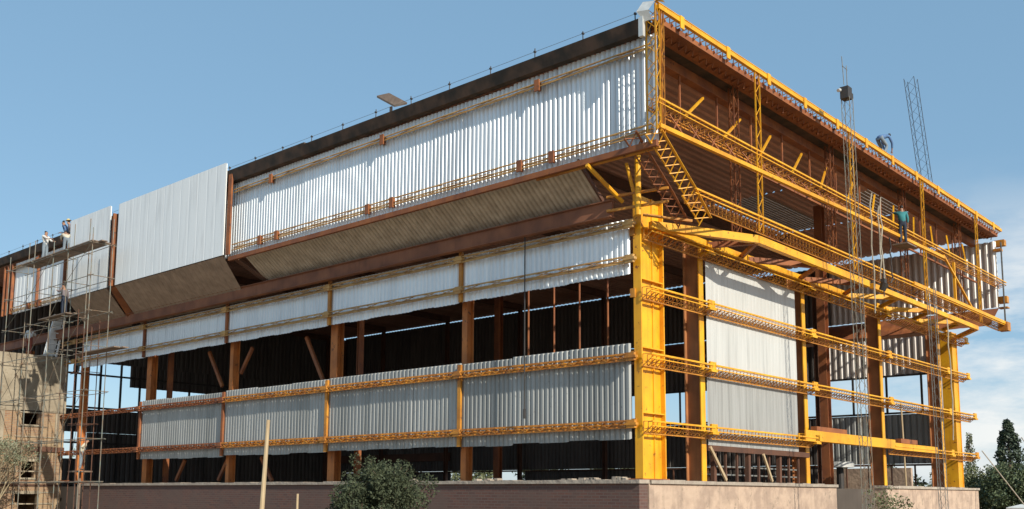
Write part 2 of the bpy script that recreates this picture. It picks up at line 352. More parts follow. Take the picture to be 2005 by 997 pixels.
# --- horizontal bracing truss along the short side at eaves of the lower wall
ZR = 6.28; yb = [-.55, 3.35, 7.3, 11.0, 14.6, 18.0, 21.3]
m = MB(); m.bar((.18, .25, ZR-.02), (1.42, 3.35, ZR+.02), .16, .20); m.build('bracing_chord', 'yellow', H)
m = MB(); m.bar((1.42, 3.35, ZR+.02), (1.42, 10.6, ZR), .16, .20); m.build('bracing_chord', 'yellow', H)
m = MB(); m.bar((1.42, 10.9, ZR), (1.42, 21.3, ZR-.04), .14, .16); m.build('bracing_chord', 'yellow', H)
m = MB(); m.bar((1.42, 21.3, ZR-.04), (.1, 22.9, ZR-.1), .14, .16); m.build('bracing_chord', 'yellow', H)
bk = [.9, 2.75, 4.95, 5.3, 8.3, 8.8, 11.6, 12.1, 14.8, 15.3, 18.0, 18.4, 21.4]
for a_, b_ in zip(bk[0::2], bk[1::2]):
    m = MB(); m.bar((.20, a_, ZR), (.20, b_+.2 if b_ > 3 else b_, ZR-.02), .15, .2); m.build('bracing_chord', 'yellow', H)
for a_, b_ in ((2.9, 5.0), (5.2, 8.3), (8.9, 11.6)):
    m = MB(); m.bar((.20, a_, ZR), (.20, b_, ZR-.02), .15, .2); m.build('bracing_chord', 'yellow', H)
zz = [(2.9, 3.35), (5.05, 7.0), (8.5, 10.2), (11.8, 13.2), (15.0, 16.4), (18.2, 19.6)]
for j, (ya, yc) in enumerate(zz):
    m = MB(); m.bar((.24, ya, ZR-.03), (1.36, yc, ZR-.03), .13, .15); m.build('bracing_diagonal', 'primer' if j < 3 else 'yellow', H)
    m = MB(); m.bar((1.36, yc+.1, ZR-.03), (.24, yc+1.3, ZR-.03), .09, .12); m.build('bracing_diagonal', 'primer' if j < 3 else 'yellow', H)

# --- upper storey frame, short side (open face)
def lattice_post(x, y, z0, z1, m, wy=.30, wx=0, ch=.05, slope=0):
    g = MB(); n = int((z1-z0)/.3)
    pts = [(0, -wy/2), (0, wy/2)] + ([(-wx, 0)] if wx else [])
    for dx, dy in pts: g.angle((x+dx, y+dy, z0), (x+dx, y+dy, z1), ch*.85)
    for i in range(n):
        za, zb = z0+(z1-z0)*i/n, z0+(z1-z0)*(i+1)/n
        if i % 2: za, zb = zb, za
        for (ax, ay), (bx, by) in zip(pts, pts[1:]+pts[:1]) if wx else [(pts[0], pts[1])]:
            g.bar((x+ax, y+ay, za), (x+bx, y+by, zb), .013)
    return g.build('lattice_post', m, H)
for y in (3.25, 9.25, 15.3, 21.25):
    lattice_post(XQ, y, 6.45, ZT-.05, 'yellow', .24); lattice_post(1.0, y-.05, 6.5, ZT-.3, 'primer', .24, .2)
lattice_post(XQ, YF, ZB, ZT, 'yellow', .16, .3)
lattice_post(XQ, YF+.2, ZB, ZT, 'amber', .1)
lattice_post(XQ, 24.5, 6.7, 10.3, 'grey', .06)
# chamfer rafters of the end frame
def slant(x, m, w=.28):
    g = MB(); p = Vector((x, YF, ZB+.15)); q = Vector((x, .02, 6.9)); e = Vector((x, .72, 6.30))
    d = (e-q).normalized(); 
    for a_, b_ in ((p, q), (q, e)):
        d = (b_-a_).normalized(); nn = Vector((0, -d.z, d.y)); 
        if nn.z > 0: nn = -nn
        g.angle(a_, b_, .06)
        o1 = nn*w; n = max(2, int((b_-a_).length/.22)); g.angle(a_+o1+Vector((-.25, 0, 0)), b_+o1*.6+Vector((-.25, 0, 0)), .04)
        for i in range(n):
            s = (b_-a_)/n; u, v = a_+s*i, a_+s*(i+1)
            g.bar(u, v+o1+Vector((-.25, 0, 0)), .02); g.bar(v, u+o1+Vector((-.25, 0, 0)), .02)
    return g.build('chamfer_rafter', m, H)
slant(XQ, 'yellow'); slant(1.0, 'primer', .2)
# rails A (deep), B, C and the roof edge truss
def run(fn, y0, y1, n):
    for i in range(n): fn(y0+(y1-y0)*i/n, y0+(y1-y0)*(i+1)/n)
run(lambda a, b: girt2((XQ-.30, a, 8.58), (XQ-.30, b, 8.58), (1, 0, 0), .30, .16), YF, YE+.3, 6)
m = MB(); m.bar((XQ, YF, 7.97), (XQ, 9, 8.22), .10, .10); m.build('tie_rail', 'yellow', H)
m = MB(); m.bar((XQ, 9, 8.22), (XQ, 17.2, 8.32), .09, .10); m.build('tie_rail', 'yellow', H)
for i in range(12):
    y = YF+.6+i*.85; m = MB(); zb = 7.97+.25*(y-YF)/10.5
    m.bar((XQ, y, zb+.05), (XQ-.12, y+.42, 8.46), .025); m.bar((XQ, y+.42, zb+.05), (XQ-.12, y, 8.46), .025); m.build('lacing_bar', 'primer', H)
m = MB(); m.bar((XQ, 17.2, 8.4), (XQ-.2, 21.2, 6.8), .07); m.build('diagonal_brace', 'yellow', H)
m = MB(); m.bar((XQ-.1, 18.6, 6.7), (XQ-.1, 18.6, 8.4), .09); m.build('short_post', 'yellow', H)
run(lambda a, b: girt2((XQ-.30, a, 6.80), (XQ-.30, b, 6.80), (1, 0, 0), .30, .24), .0, YE, 5)
m = MB(); m.bar((XQ, 14, 6.84), (XQ, YE+.1, 6.84), .10, .12); m.build('tie_rail', 'yellow', H)
m = MB(); m.box((XQ-.25, YE-.3, 6.52), (XQ+.12, YE+.15, 6.88)); m.build('end_block', 'amber', H)
m = MB(); m.box((XQ-.25, YE-.1, 8.0), (XQ+.1, YE+.2, 7.72)); m.build('end_block', 'amber', H)
for bb in (((XQ-.25, YE-.1, 7.5), (XQ+.1, YE+.25, 7.55)), ((XQ-.3, YE, 10.2), (XQ+.1, YE+.3, 10.45)), ((XQ-.3, YE-.2, 9.95), (XQ, YE+.1, 10.05))):
    m = MB(); m.box(*bb); m.build('end_block', 'amber', H)
# roof edge: bright tube chord, upstand, stubs of the joists below
for i in range(6):
    a_, b_ = YF+(YE-YF)*i/6, YF+(YE-YF)*(i+1)/6
    g = MB(); g.bar((XQ, a_, ZT-.04), (XQ, b_, ZT-.04), .09, .11); g.angle((XQ-.05, a_, ZT+.13), (XQ-.05, b_, ZT+.13), .06); g.angle((XQ-.2, a_, ZT-.26), (XQ-.2, b_, ZT-.26), .05)
    n = 16
    for k in range(n):
        u = a_+(b_-a_)*k/n; v = a_+(b_-a_)*(k+1)/n
        g.bar((XQ-.02, u, ZT-.08), (XQ-.2, v, ZT-.26), .022); g.bar((XQ-.2, u, ZT-.26), (XQ-.02, v, ZT-.08), .022); g.bar((XQ-.05, u, ZT), (XQ-.05, u, ZT+.12), .02)
    o = g.build('eaves_truss', 'yellow', H)
    for k in (.22, .72):
        b = MB(); y = a_+(b_-a_)*k; b.box((XQ+.047, y-.08, ZT-.26), (XQ+.075, y+.08, ZT+.05)); b.build('splice_bracket', 'yellow', o)
for i in range(80):
    m = MB(); y = YF+.4+i*(YE-YF-.4)/80
    m.bar((XQ-.05, y, ZT-.20), (1.12, y, ZT-.36), .035, .07); m.bar((XQ-.28, y, ZT-.25), (XQ-.34, y+.05, ZT-.42-.06*random.random()), .025)
    m.build('joist', 'primer', H)
# inner eave beam and hangers, knee struts
m = MB(); m.box((.50, -1.0, 10.28), (.62, 24.4, 10.57)); m.box((.44, -1.0, 10.26), (.68, 24.4, 10.28)); m.build('edge_purlin', 'primer', H)
for k in range(13):
    y = -.10+k*1.86+.05*random.uniform(-1, 1)
    if k in (12,): continue
    m = MB(); m.bar((1.45, y, 8.62), (.62, y+2.35+.1*random.uniform(-1, 1), 10.02), .05, .06); m.build('knee_strut', 'yellow', H)
    m = MB(); m.bar((.6, y+1.15, 8.72), (.6, y+1.15, 10.4), .045); m.build('hanger', 'primer', H)
m = MB(); m.bar((.6, -1, 8.7), (.6, 24.4, 8.7), .06, .06); m.build('inner_rail', 'primer', H)

# --- roof deck: ribs run along y
def deck(x0, x1, y0, y1):
    m = MB(); m.corr((x0, y0, 10.62), (1, 0, 0), x1-x0, (0, 1, 0), y1-y0, (0, 0, -1), .30, .05); m.build('roof_deck', 'deck', H)
xs = [-42, -36, -30, -24, -18, -12, -6]
for a_, b_ in zip(xs[:-1], xs[1:]): deck(a_, b_, -1.2, 24.5)
deck(-6, -.9, -1.2, 12.6); deck(-6, -.9, 18.2, 24.5); deck(-6, -5.2, 12.6, 18.2); deck(-3.2, -.9, 12.6, 18.2)
deck(-.9, .5, -1.2, 14.6); deck(-.9, .5, 18.3, 24.5)
m = MB()
for k in range(13): x = -5.1+k*.15; m.box((x, 12.6, 10.60), (x+.115, 18.2, 10.64))
for k in range(8): x = -.86+k*.17; m.box((x, 14.6, 10.60), (x+.13, 18.3, 10.64))
m.build('open_decking', 'soffit', H)
m = MB(); m.box((.62, -1.3, 10.66), (1.50, 24.5, 10.70)); m.box((-42, -1.3, 10.66), (.62, 24.5, 10.70))
m = MB(); m.box((.47, -1.18, 10.575), (.95, 24.45, 10.70)); m.build('eaves_board', 'eavesdark', H)
m = MB(); m.box((.95, -1.18, 10.56), (1.52, 24.45, 10.69)); m.build('eaves_board', 'primer', H)
for i in range(1, 8):
    m = MB(); x = -S*i; m.box((x-.06, .3, 10.22), (x+.06, 23, 10.56)); m.build('roof_beam', 'darkprimer', H)
# long-side eaves: dark fascia with reinforcing stubs and a line
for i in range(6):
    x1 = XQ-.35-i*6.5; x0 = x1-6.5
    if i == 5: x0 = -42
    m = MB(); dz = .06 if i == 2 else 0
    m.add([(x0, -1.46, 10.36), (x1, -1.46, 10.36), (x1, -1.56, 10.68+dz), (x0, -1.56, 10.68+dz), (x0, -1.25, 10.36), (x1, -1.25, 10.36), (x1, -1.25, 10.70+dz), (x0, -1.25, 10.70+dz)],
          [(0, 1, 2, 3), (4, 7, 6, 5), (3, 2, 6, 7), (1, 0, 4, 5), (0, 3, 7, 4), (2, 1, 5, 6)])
    m.build('eaves_fascia', 'eavesdark', H)
for i in range(26):
    m = MB(); x = 1.0-i*1.55; m.tube((x, -1.5, 10.66), (x+.02*random.uniform(-1, 1), -1.5, 10.90+.05*random.random()), .014, n=5)
    m.box((x-.025, -1.53, 10.84), (x+.025, -1.47, 10.88)); m.build('rebar_stub', 'darkmetal', H)
m = MB(); m.tube((1.0, -1.5, 10.86), (-38, -1.5, 10.86), .006, n=4); m.build('string_line', 'grey', H)
m = MB(); m.add([(1.2, -1.75, 10.75), (1.5, -1.7, 10.72), (1.55, -1.5, 11.0), (1.25, -1.55, 11.05), (1.35, -1.65, 10.5), (1.55, -1.62, 10.5), (1.75, -1.6, 11.02), (1.7, -1.3, 10.98)],
                 [(0, 1, 2, 3), (0, 4, 5, 1), (1, 6, 7, 2)]); m.build('corner_flashing', 'flash', H)
m = MB(); m.box((1.22, -1.7, 10.15), (1.34, -1.6, 10.62)); m.build('corner_flashing', 'flash', H)

# --- long side cladding
for i in range(6):                                     # upper storey, ribbed sheets
    x1 = 1.42-6*i; x0 = x1-6.0
    if i == 5: x0 = -34.4
    if x1 > -16.1:
        for q_ in range(4):
            xa, xb = x0+(x1-x0)*q_/4, x0+(x1-x0)*(q_+1)/4; dz = random.uniform(-.03, .03); dy = .008*(q_ % 2)
            m = MB(); m.corr((xa, -1.20-dy, 7.72+dz), (1, 0, 0), xb-xa-.004, (0, 0, 1), 2.61, (0, -1, 0), .155, .055, duty=.45); m.build('cladding_sheet', 'zinc', H)
for k, (x0, x1) in enumerate(((-28.9, -24.3), (-31.6, -28.95), (-34.4, -31.65))):
    m = MB(); m.corr((x0, -1.24, 7.85), (1, 0, 0), x1-x0, (0, 0, 1), 2.42, (0, -1, 0), .42, .02); m.build('cladding_sheet', 'panel', H)
for x in (-26.9, -28.92, -31.62, -34.4, -34.9, -35.3):
    m = MB(); m.box((x-.05, -1.40, 7.85), (x+.03, -1.28, 10.25)); m.build('seam_strip', 'primer', H)
for x0, x1, zt in ((-23.75, -16.08, 11.02), (-28.0, -24.45, 11.10)):   # smooth outer panels
    m = MB(); m.corr((x0, -1.62, 7.73), (1, 0, 0), x1-x0, (0, 0, 1), zt-7.73, (0, -1, 0), .60, .004, duty=.8); m.box((x0+.01, -1.60, 7.75), (x1-.01, -1.57, zt-.02)); m.build('outer_panel', 'panel', H)
    c = Vector((0, 1.60, -1.21)); m = MB()
    m.corr((x0+.0, -1.60, 7.71), (1, 0, 0), x1-x0, c, c.length, (0, -.6, -.8), .30, .010, duty=.6)
    # the soffit sheet is cut on a skew at both ends
    vs = []
    for v in m.v: t = (v[1]+1.6)/1.6; vs.append((v[0]-(.85 if t > .5 else 0)*1.0*t+(-.0), v[1], v[2]))
    m.v = vs; m.build('soffit_panel', 'soffit', H)
m = MB(); m.bar((-24.1, -1.5, 7.75), (-24.1, -1.5, 10.7), .34, .1); m.bar((-24.1, -1.5, 7.75), (-24.95, -.05, 6.6), .34, .1); m.build('joint_channel', 'primer', H)
m = MB(); m.bar((-15.95, -1.5, 7.75), (-15.95, -1.5, 10.6), .06, .2); m.build('joint_channel', 'primer', H)
# ribbed soffit sheets between the panels and the corner
c = Vector((0, 1.15, -.90))
for x0, x1 in ((-15.4, -10.6), (-10.6, -5.8), (-5.8, -.9)):
    m = MB(); m.corr((x0, -1.20, 7.72), (1, 0, 0), x1-x0, c, c.length, (0, -.6, -.8), .16, .05); m.build('soffit_sheet', 'soffitrib', H)
c = Vector((0, 1.2, -.92))
m = MB(); m.bar((-16, -1.25, 7.70), (-15.4, -.05, 6.85), .5, .03); m.build('soffit_rafter', 'darkprimer', H)
m = MB(); m.bar((-.85, -1.35, 7.75), (-.85, -.05, 6.75), .05, .10); m.build('soffit_rafter', 'darkprimer', H)
# upper storey girts, long side
for i in range(6):
    x1 = 1.35-6*i; x0 = x1-5.95; mm = 'ochre'
    if 1 < i < 5 and i != 2: 
        if i == 3: continue
    if i == 4: continue
    if i == 2: x0 = -15.9
    if i == 5: x0, x1 = -34.3, -28.2
    for z in (8.02, 10.02):
        o = girt((x0, -1.32, z), (x1, -1.32, z), (0, -1, 0), dep=.07, h=.20 if z < 9 else .10, ch=.036, lace=.012, step=1.4, m=mm)
        for fx in ((.32, .50) if z < 9 else (.42,)):
            b = MB(); xx = x0+(x1-x0)*fx; b.box((xx-.08, -1.44, z-.18), (xx+.08, -1.40, z+.12)); b.box((xx-.015, -1.40, z-.16), (xx+.015, -1.28, z+.1)); b.build('splice_bracket', 'primer', o)
m = MB(); m.bar((1.5, -1.40, 7.62), (-16, -1.40, 7.62), .10, .14); m.build('lower_edge_rail', 'primer', H)
m = MB(); m.box((-42, -.42, 6.48), (-.5, -.36, 6.86)); m.box((-42, -.50, 6.46), (-.5, -.28, 6.48)); m.box((-42, -.50, 6.86), (-.5, -.28, 6.88)); m.build('eaves_beam', 'beamrust', H)
# corner struts
for p, q, t in (((-.45, -1.5, 7.50), (-.30, -.25, 6.84), .09), ((.30, -.45, 6.35), (.30, -.45, 8.15), .13), ((.0, -.5, 7.7), (.15, -.3, 6.7), .07)):
    m = MB(); m.tube(p, q, t/2+.01, n=8); m.build('corner_strut', 'yellow', H)
for p, q in (((-.6, -.5, 6.95), (1.0, -.2, 6.95)), ((-.6, -.5, 6.6), (1.0, -.2, 6.62)), ((-2.2, -1.3, 7.55), (1.5, -1.3, 7.55)), ((.2, -.1, 6.45), (1.1, .7, 6.3))):
    m = MB(); m.bar(p, q, .06); m.build('corner_tie', 'amber', H)
# lower cladding bands
for i in range(4):
    x1 = -S*i-(.26 if i == 0 else .06); x0 = -S*(i+1)-.04
    
    for q_ in range(3):
        xa, xb = x0+(x1-x0)*q_/3, x0+(x1-x0)*(q_+1)/3; dz = random.uniform(-.03, .03); dy = .008*(q_ % 2)
        m = MB(); m.corr((xa, -.01-dy, .96+dz), (1, 0, 0), xb-xa-.004, (0, 0, 1), 2.33, (0, -1, 0), .16, .045, jag=.02, duty=.45); m.build('cladding_sheet', 'zinclow', H)
for i in range(5):
    x1 = -S*i-(.26 if i == 0 else .06); x0 = -S*(i+1)-.04
    if i == 4: x0 = -29.5
    m = MB(); m.corr((x0, -.01, 5.06), (1, 0, 0), x1-x0, (0, 0, 1), 1.38, (0, -1, 0), .16, .045, jag=.02, duty=.45); m.build('cladding_sheet', 'zinc', H)
# braces behind the openings
for p, q in (((-14.19, .6, 4.96), (-13.2, .6, 3.4)), ((-20.31, .6, 5.0), (-19.3, .6, 3.6)), ((-17.4, .6, 4.9), (-18.1, .6, 4.0)), ((-16.6, .6, .9), (-15.9, .6, 0.05)), ((-19.3, .6, .1), (-18.7, .6, .9)), ((-22.3, .6, .1), (-21.7, .6, .9))):
    m = MB(); m.bar(p, q, .09, .12); m.build('brace', 'primer', H)

# --- short side silver panel
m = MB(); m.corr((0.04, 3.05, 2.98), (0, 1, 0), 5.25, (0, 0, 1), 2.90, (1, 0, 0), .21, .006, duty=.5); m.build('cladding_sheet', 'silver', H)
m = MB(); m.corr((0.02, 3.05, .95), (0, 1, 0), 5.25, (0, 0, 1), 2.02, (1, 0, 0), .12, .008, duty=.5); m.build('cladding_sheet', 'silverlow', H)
m = MB(); m.box((-.02, 3.05, .80), (.03, 9.0, .95)); m.build('lintel', 'darkprimer', H)
for k in range(9):
    y = 3.5+k*.62; m = MB(); m.bar((-.1, y, 0), (-.1, y+.02, .82), .06 if k % 3 else .12); m.build('stud', 'darkprimer', H)
m = MB(); m.bar((.05, 3.1, .9), (.05, 3.9, .04), .05, .08); m.build('leaning_board', 'wood', H)
m = MB(); m.bar((.05, 6.0, .8), (.0, 6.6, .04), .05, .08); m.build('leaning_board', 'wood', H)
m = MB()
for z in (.2, .42): m.bar((-.3, 3.2, z), (-.3, 8.9, z), .04)
m.build('guard_rail', 'grey', H)

# --- far long side seen from within
for i in range(7):
    x1 = (1.4 if i == 0 else -S*i); x0 = -S*(i+1)
    m = MB(); m.corr((x0, 24.55, 7.55), (1, 0, 0), x1-x0, (0, 0, 1), 2.84 if i < 2 else 2.97, (0, -1, 0), .27, .10, duty=.28); m.build('cladding_sheet', 'innersheet' if i < 1 else 'farsheet', H)  # end bay paler as lit; farther bays carry shade in their colour
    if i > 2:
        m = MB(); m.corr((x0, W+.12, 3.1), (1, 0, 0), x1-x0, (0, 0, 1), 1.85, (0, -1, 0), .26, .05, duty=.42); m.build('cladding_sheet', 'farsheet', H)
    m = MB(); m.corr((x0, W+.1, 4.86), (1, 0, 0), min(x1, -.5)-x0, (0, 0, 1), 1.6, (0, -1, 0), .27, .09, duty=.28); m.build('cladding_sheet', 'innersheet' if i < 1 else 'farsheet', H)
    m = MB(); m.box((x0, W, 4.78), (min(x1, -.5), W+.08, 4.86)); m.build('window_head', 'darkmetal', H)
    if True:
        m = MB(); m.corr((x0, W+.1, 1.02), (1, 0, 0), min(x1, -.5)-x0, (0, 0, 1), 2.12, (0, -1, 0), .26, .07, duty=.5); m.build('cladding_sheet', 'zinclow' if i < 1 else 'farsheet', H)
    m = MB(); m.box((x0, W, 3.16), (min(x1, -.5), W+.08, 3.24)); m.build('window_sill', 'darkmetal', H)
    m = MB(); c = Vector((0, -1.35, -.92)); m.corr((x0, 24.5, 7.52), (1, 0, 0), x1-x0, c, c.length, (0, 0, -1), .6, .01); m.build('soffit_sheet', 'primer', H)
    for k in range(1, 4):
        x = x0+S*k/4
        if x > -.6: continue
        m = MB(); m.box((x-.04, W-.02, 3.24), (x+.04, W+.05, 4.78)); m.build('mullion', 'darkmetal', H)
m = MB(); m.corr((-42, 24.4, 6.62), (1, 0, 0), 41, (0, -1, 0), 1.25, (0, 0, -1), 1, .01); m.build('soffit_ledge', 'primer', H)
for k in range(14):
    x = -.9-k*1.0; m = MB(); m.box((x-.03, W-.1, 0), (x+.03, W-.04, .95)); m.build('stud', 'darkprimer', H)
for a_, b_ in ((-12, -6.3), (-24, -12), (-36, -30), (-42, -38.5)):
    m = MB(); m.corr((a_, W+.15, -.3), (1, 0, 0), b_-a_, (0, 0, 1), 1.26, (0, -1, 0), .26, .05, duty=.42); m.build('cladding_sheet', 'farsheet', H)
m = MB(); m.box((-42, W-.1, .92), (-.4, W-.04, 1.0)); m.build('lintel', 'darkprimer', H)
for k in range(3):
    m = MB(); m.bar((-30-k*4, W, 1.9), (-34-k*4, W, 1.9), .3, .5); m.build('lintel', 'darkprimer', H)

# --- west end wall
for z0, z1 in ((7.0, 10.6), (3.0, 4.3)):
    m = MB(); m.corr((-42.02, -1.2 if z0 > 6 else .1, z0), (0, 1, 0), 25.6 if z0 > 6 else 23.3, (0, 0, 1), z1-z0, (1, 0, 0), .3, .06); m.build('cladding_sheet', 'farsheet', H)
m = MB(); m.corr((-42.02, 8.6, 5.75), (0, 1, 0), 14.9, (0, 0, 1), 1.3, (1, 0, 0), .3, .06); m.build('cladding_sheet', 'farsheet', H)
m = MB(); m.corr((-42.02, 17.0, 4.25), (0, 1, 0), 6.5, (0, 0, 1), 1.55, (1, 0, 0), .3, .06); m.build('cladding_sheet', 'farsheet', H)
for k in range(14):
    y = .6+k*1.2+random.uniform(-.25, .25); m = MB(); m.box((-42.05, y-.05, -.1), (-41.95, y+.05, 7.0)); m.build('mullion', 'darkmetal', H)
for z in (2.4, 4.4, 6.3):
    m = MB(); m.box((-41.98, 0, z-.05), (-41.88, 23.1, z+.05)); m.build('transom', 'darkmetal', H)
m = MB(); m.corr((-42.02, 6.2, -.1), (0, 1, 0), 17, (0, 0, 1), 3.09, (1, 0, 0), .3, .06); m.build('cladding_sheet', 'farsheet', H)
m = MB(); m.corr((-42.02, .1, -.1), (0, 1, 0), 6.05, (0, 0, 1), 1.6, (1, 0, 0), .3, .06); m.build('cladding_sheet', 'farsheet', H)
m = MB(); m.box((-42.4, 22.9, -.1), (-41.75, 24.7, 10.4)); m.build('column', 'darkprimer', H)
m = MB(); m.bar((-30.1, -.1, .1), (-36, -.1, .1), .1, .1)
m.build('sill_rail', 'primer', H)

# ------------------------------------------------------------------ brick plinth walls
W1 = thing('brick_wall', 'long dark brick base wall under the side of the hall facing the bush', 'wall', (-14, -.12, -1.96))
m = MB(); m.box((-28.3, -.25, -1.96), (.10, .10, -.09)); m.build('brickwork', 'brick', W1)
m = MB()
for k in range(57):
    x = -28.35+k*.5; z = .0+.012*random.uniform(-1, 1); m.box((x, -.31, -.09), (x+.497, .12, z))
m.build('coping', 'coping', W1)
m = MB()
for k in range(16):
    x = random.choice((-1.7, -1.2, -2.6, -5, -8, -.6))+random.uniform(-.5, .5); m.box((x, -.2, .0), (x+.1+.12*random.random(), .0, .03+.05*random.random()))
m.build('mortar_lumps', 'coping', W1)
W2 = thing('plastered_wall', 'sunlit sand plastered base wall from the yellow corner column to the gap', 'wall', (.0, 5.3, -1.96))
m = MB(); m.box((-.3, .104, -1.96), (.14, 10.6, -.09)); m.build('wall_body', 'plaster', W2)
m = MB()
for k in range(21): m.box((-.34, .13+k*.5, -.09), (.20, .625+k*.5, .012*random.uniform(-1, 1)))
m.build('coping', 'coping', W2)
W3 = thing('plastered_wall', 'short sunlit sand plastered base wall at the far corner behind the shrub', 'wall', (.0, 20, -1.96))
m = MB(); m.box((-.3, 14.65, -1.96), (.14, 24.6, -.09)); m.build('wall_body', 'plaster', W3)
m = MB()
for k in range(20): m.box((-.34, 14.62+k*.5, -.09), (.20, 15.117+k*.5, .012*random.uniform(-1, 1)))
m.build('coping', 'coping', W3)
W4 = MB(); W4.box((-1.6, 10.7, -1.96), (-1.4, 16.4, -.35)); tag(W4.build('brick_screen', 'brick'), 'dark brick screen set back in the gap between the plastered walls', 'wall')
m = MB(); m.box((-9, 27, -1.96), (-3.5, 27.2, .95)); tag(m.build('garden_wall', 'plaster'), 'low pale wall seen through the open hall beyond its far side', 'wall')
TK = thing('water_tank', 'pale green water tank on a post seen through the hall behind the dark screen', 'tank', (-3.4, 19, 0))
m = MB(); m.tube((-3.4, 19, .78), (-3.4, 19, 1.0), .55, n=20); m.build('tank_body', 'flash', TK)
m = MB(); m.tube((-3.4, 19, -.1), (-3.4, 19, .78), .14, n=10); m.build('post', 'darkmetal', TK)

# ------------------------------------------------------------------ rough brick stair tower
T = thing('brick_tower', 'unfinished clay brick stair tower with three square openings beside the hall', 'tower', (-32.6, -1.6, -1.96))
X1, Y0, Y1, ZT1 = -31.0, -3.05, .0, 5.62
m = MB()
def wall_with_holes(m, x0, x1, y0, y1, z0, z1, holes):
    ys = sorted({y0, y1, *[h[0] for h in holes], *[h[1] for h in holes]}); zs = sorted({z0, z1, *[h[2] for h in holes], *[h[3] for h in holes]})
    for a_, b_ in zip(ys[:-1], ys[1:]):
        for c_, d_ in zip(zs[:-1], zs[1:]):
            if any(h[0] <= a_+1e-6 and b_ <= h[1]+1e-6 and h[2] <= c_+1e-6 and d_ <= h[3]+1e-6 for h in holes): continue
            m.add([(x1, a_, c_), (x1, b_, c_), (x1, b_, d_), (x1, a_, d_)], [(0, 1, 2, 3)])
    for h in holes:
        m.add([(x0, h[0], h[2]), (x1, h[0], h[2]), (x1, h[1], h[2]), (x0, h[1], h[2])], [(0, 1, 2, 3)])
        m.add([(x0, h[0], h[3]), (x1, h[0], h[3]), (x1, h[1], h[3]), (x0, h[1], h[3])], [(3, 2, 1, 0)])
        m.add([(x0, h[0], h[2]), (x1, h[0], h[2]), (x1, h[0], h[3]), (x0, h[0], h[3])], [(3, 2, 1, 0)])
        m.add([(x0, h[1], h[2]), (x1, h[1], h[2]), (x1, h[1], h[3]), (x0, h[1], h[3])], [(0, 1, 2, 3)])
holes = [(-1.85, -1.15, 2.55, 3.05), (-1.75, -1.2, .25, .95), (-1.95, -1.0, -1.15, -.45)]
wall_with_holes(m, X1-.25, X1, Y0, Y1, -1.96, 3.12, holes)
m.box((X1-3.2, Y0, -1.96), (X1-.25, Y0+.2, 3.12)); m.box((X1-3.2, Y1-.2, -1.96), (X1-.25, Y1, 3.12)); m.box((X1-3.2, Y0+.2, -1.96), (X1-3.0, Y1-.2, 3.12))
m.build('brickwork', 'towerbrick', T)
m = MB(); m.box((X1-3.2, Y0, 3.12), (X1+.03, Y1, ZT1)); m.build('rendered_top', 'cement', T)
m = MB(); m.box((X1-.05, Y0-.02, 1.38), (X1+.06, Y1+.02, 1.60)); m.build('ring_beam', 'darkprimer', T)
m = MB(); m.box((X1-.05, Y0-.02, -.12), (X1+.04, Y1+.02, -.04)); m.build('ring_beam', 'darkprimer', T)
for (a_, b_, c_, d_) in holes:
    m = MB(); m.box((X1-.05, a_-.12, d_), (X1+.03, b_+.12, d_+.12)); m.build('lintel', 'cement', T)
    m = MB(); m.box((X1-.05, a_-.08, c_-.08), (X1+.05, b_+.08, c_)); m.build('sill', 'cement', T)
m = MB()
for y, z0, z1 in ((-2.7, 1.7, 3.1), (-.35, 1.7, 3.1), (-2.9, 3.2, 5.5)): m.box((X1+.001, y-.08, z0), (X1+.05, y+.08, z1))
for z in (-.9, -.4, .5, 1.1, 2.0, 2.45): m.box((X1+.001, Y0+.3+random.random(), z), (X1+.035, Y1-.2-random.random()*.6, z+.05))
m.build('mortar_ridges', 'cement', T)
# tan lower annex wall right of the tower
m = MB(); m.box((-30.9, .4, -1.96), (-28.4, .6, -.2)); tag(m.build('low_brick_wall', 'towerbrick'), 'short rough brick stub between the stair tower and the long dark wall', 'wall')

# ------------------------------------------------------------------ scaffolds
def scaffold(name, label, xs, ys, z0, zlev, ztop, planks, diag=True, mtl='scaf'):
    root = thing(name, label, 'scaffold', (sum(xs)/len(xs), sum(ys)/2, z0), 'tube scaffolds along the long side')
    for x in xs:
        for y in ys:
            lean = random.uniform(-.06, .06)
            m = MB(); m.tube((x, y, z0), (x+lean, y, ztop+random.uniform(-.5, .7)), .019, n=6); m.build('standard', mtl, root)
    for z in zlev:
        for y in ys:
            m = MB(); m.tube((xs[0]-.3, y-.03, z), (xs[-1]+.3, y-.03, z+random.uniform(-.05, .05)), .014, n=6); m.build('ledger', mtl, root)
        for x in xs:
            m = MB(); m.tube((x+.03, ys[0]-.15, z+.04), (x+.03, ys[-1]+.15, z+.04), .014, n=6); m.build('transom', mtl, root)
    if diag:
        for i in range(len(xs)-1):
            for k in range(len(zlev)-1):
                if (i+k) % 2 == 0:
                    m = MB(); m.tube((xs[i], ys[0]-.05, zlev[k]), (xs[i+1], ys[0]-.05, zlev[k+1]), .009, n=5); m.build('brace', mtl, root)
    for (a_, b_, y0, y1, z) in planks:
        m = MB(); n = max(1, int((y1-y0)/.25))
        for j in range(n): m.box((a_+random.uniform(-.15, .15), y0+j*.25, z), (b_+random.uniform(-.15, .15), y0+j*.25+.235, z+.04))
        m.build('plank_deck', 'plank', root)
    return root
scaffold('scaffold', 'tall tube scaffold with plank platform and workers in front of the tower', [-30.8, -28.3, -26.5, -25.1, -23.1], [-2.9, -2.1], -1.96, [.0, 1.6, 3.4, 5.1, 6.45, 7.8, 9.08], 9.9, [(-29.6, -22.9, -2.95, -2.1, 9.16), (-27.5, -24.9, -2.95, -2.3, 6.57)])
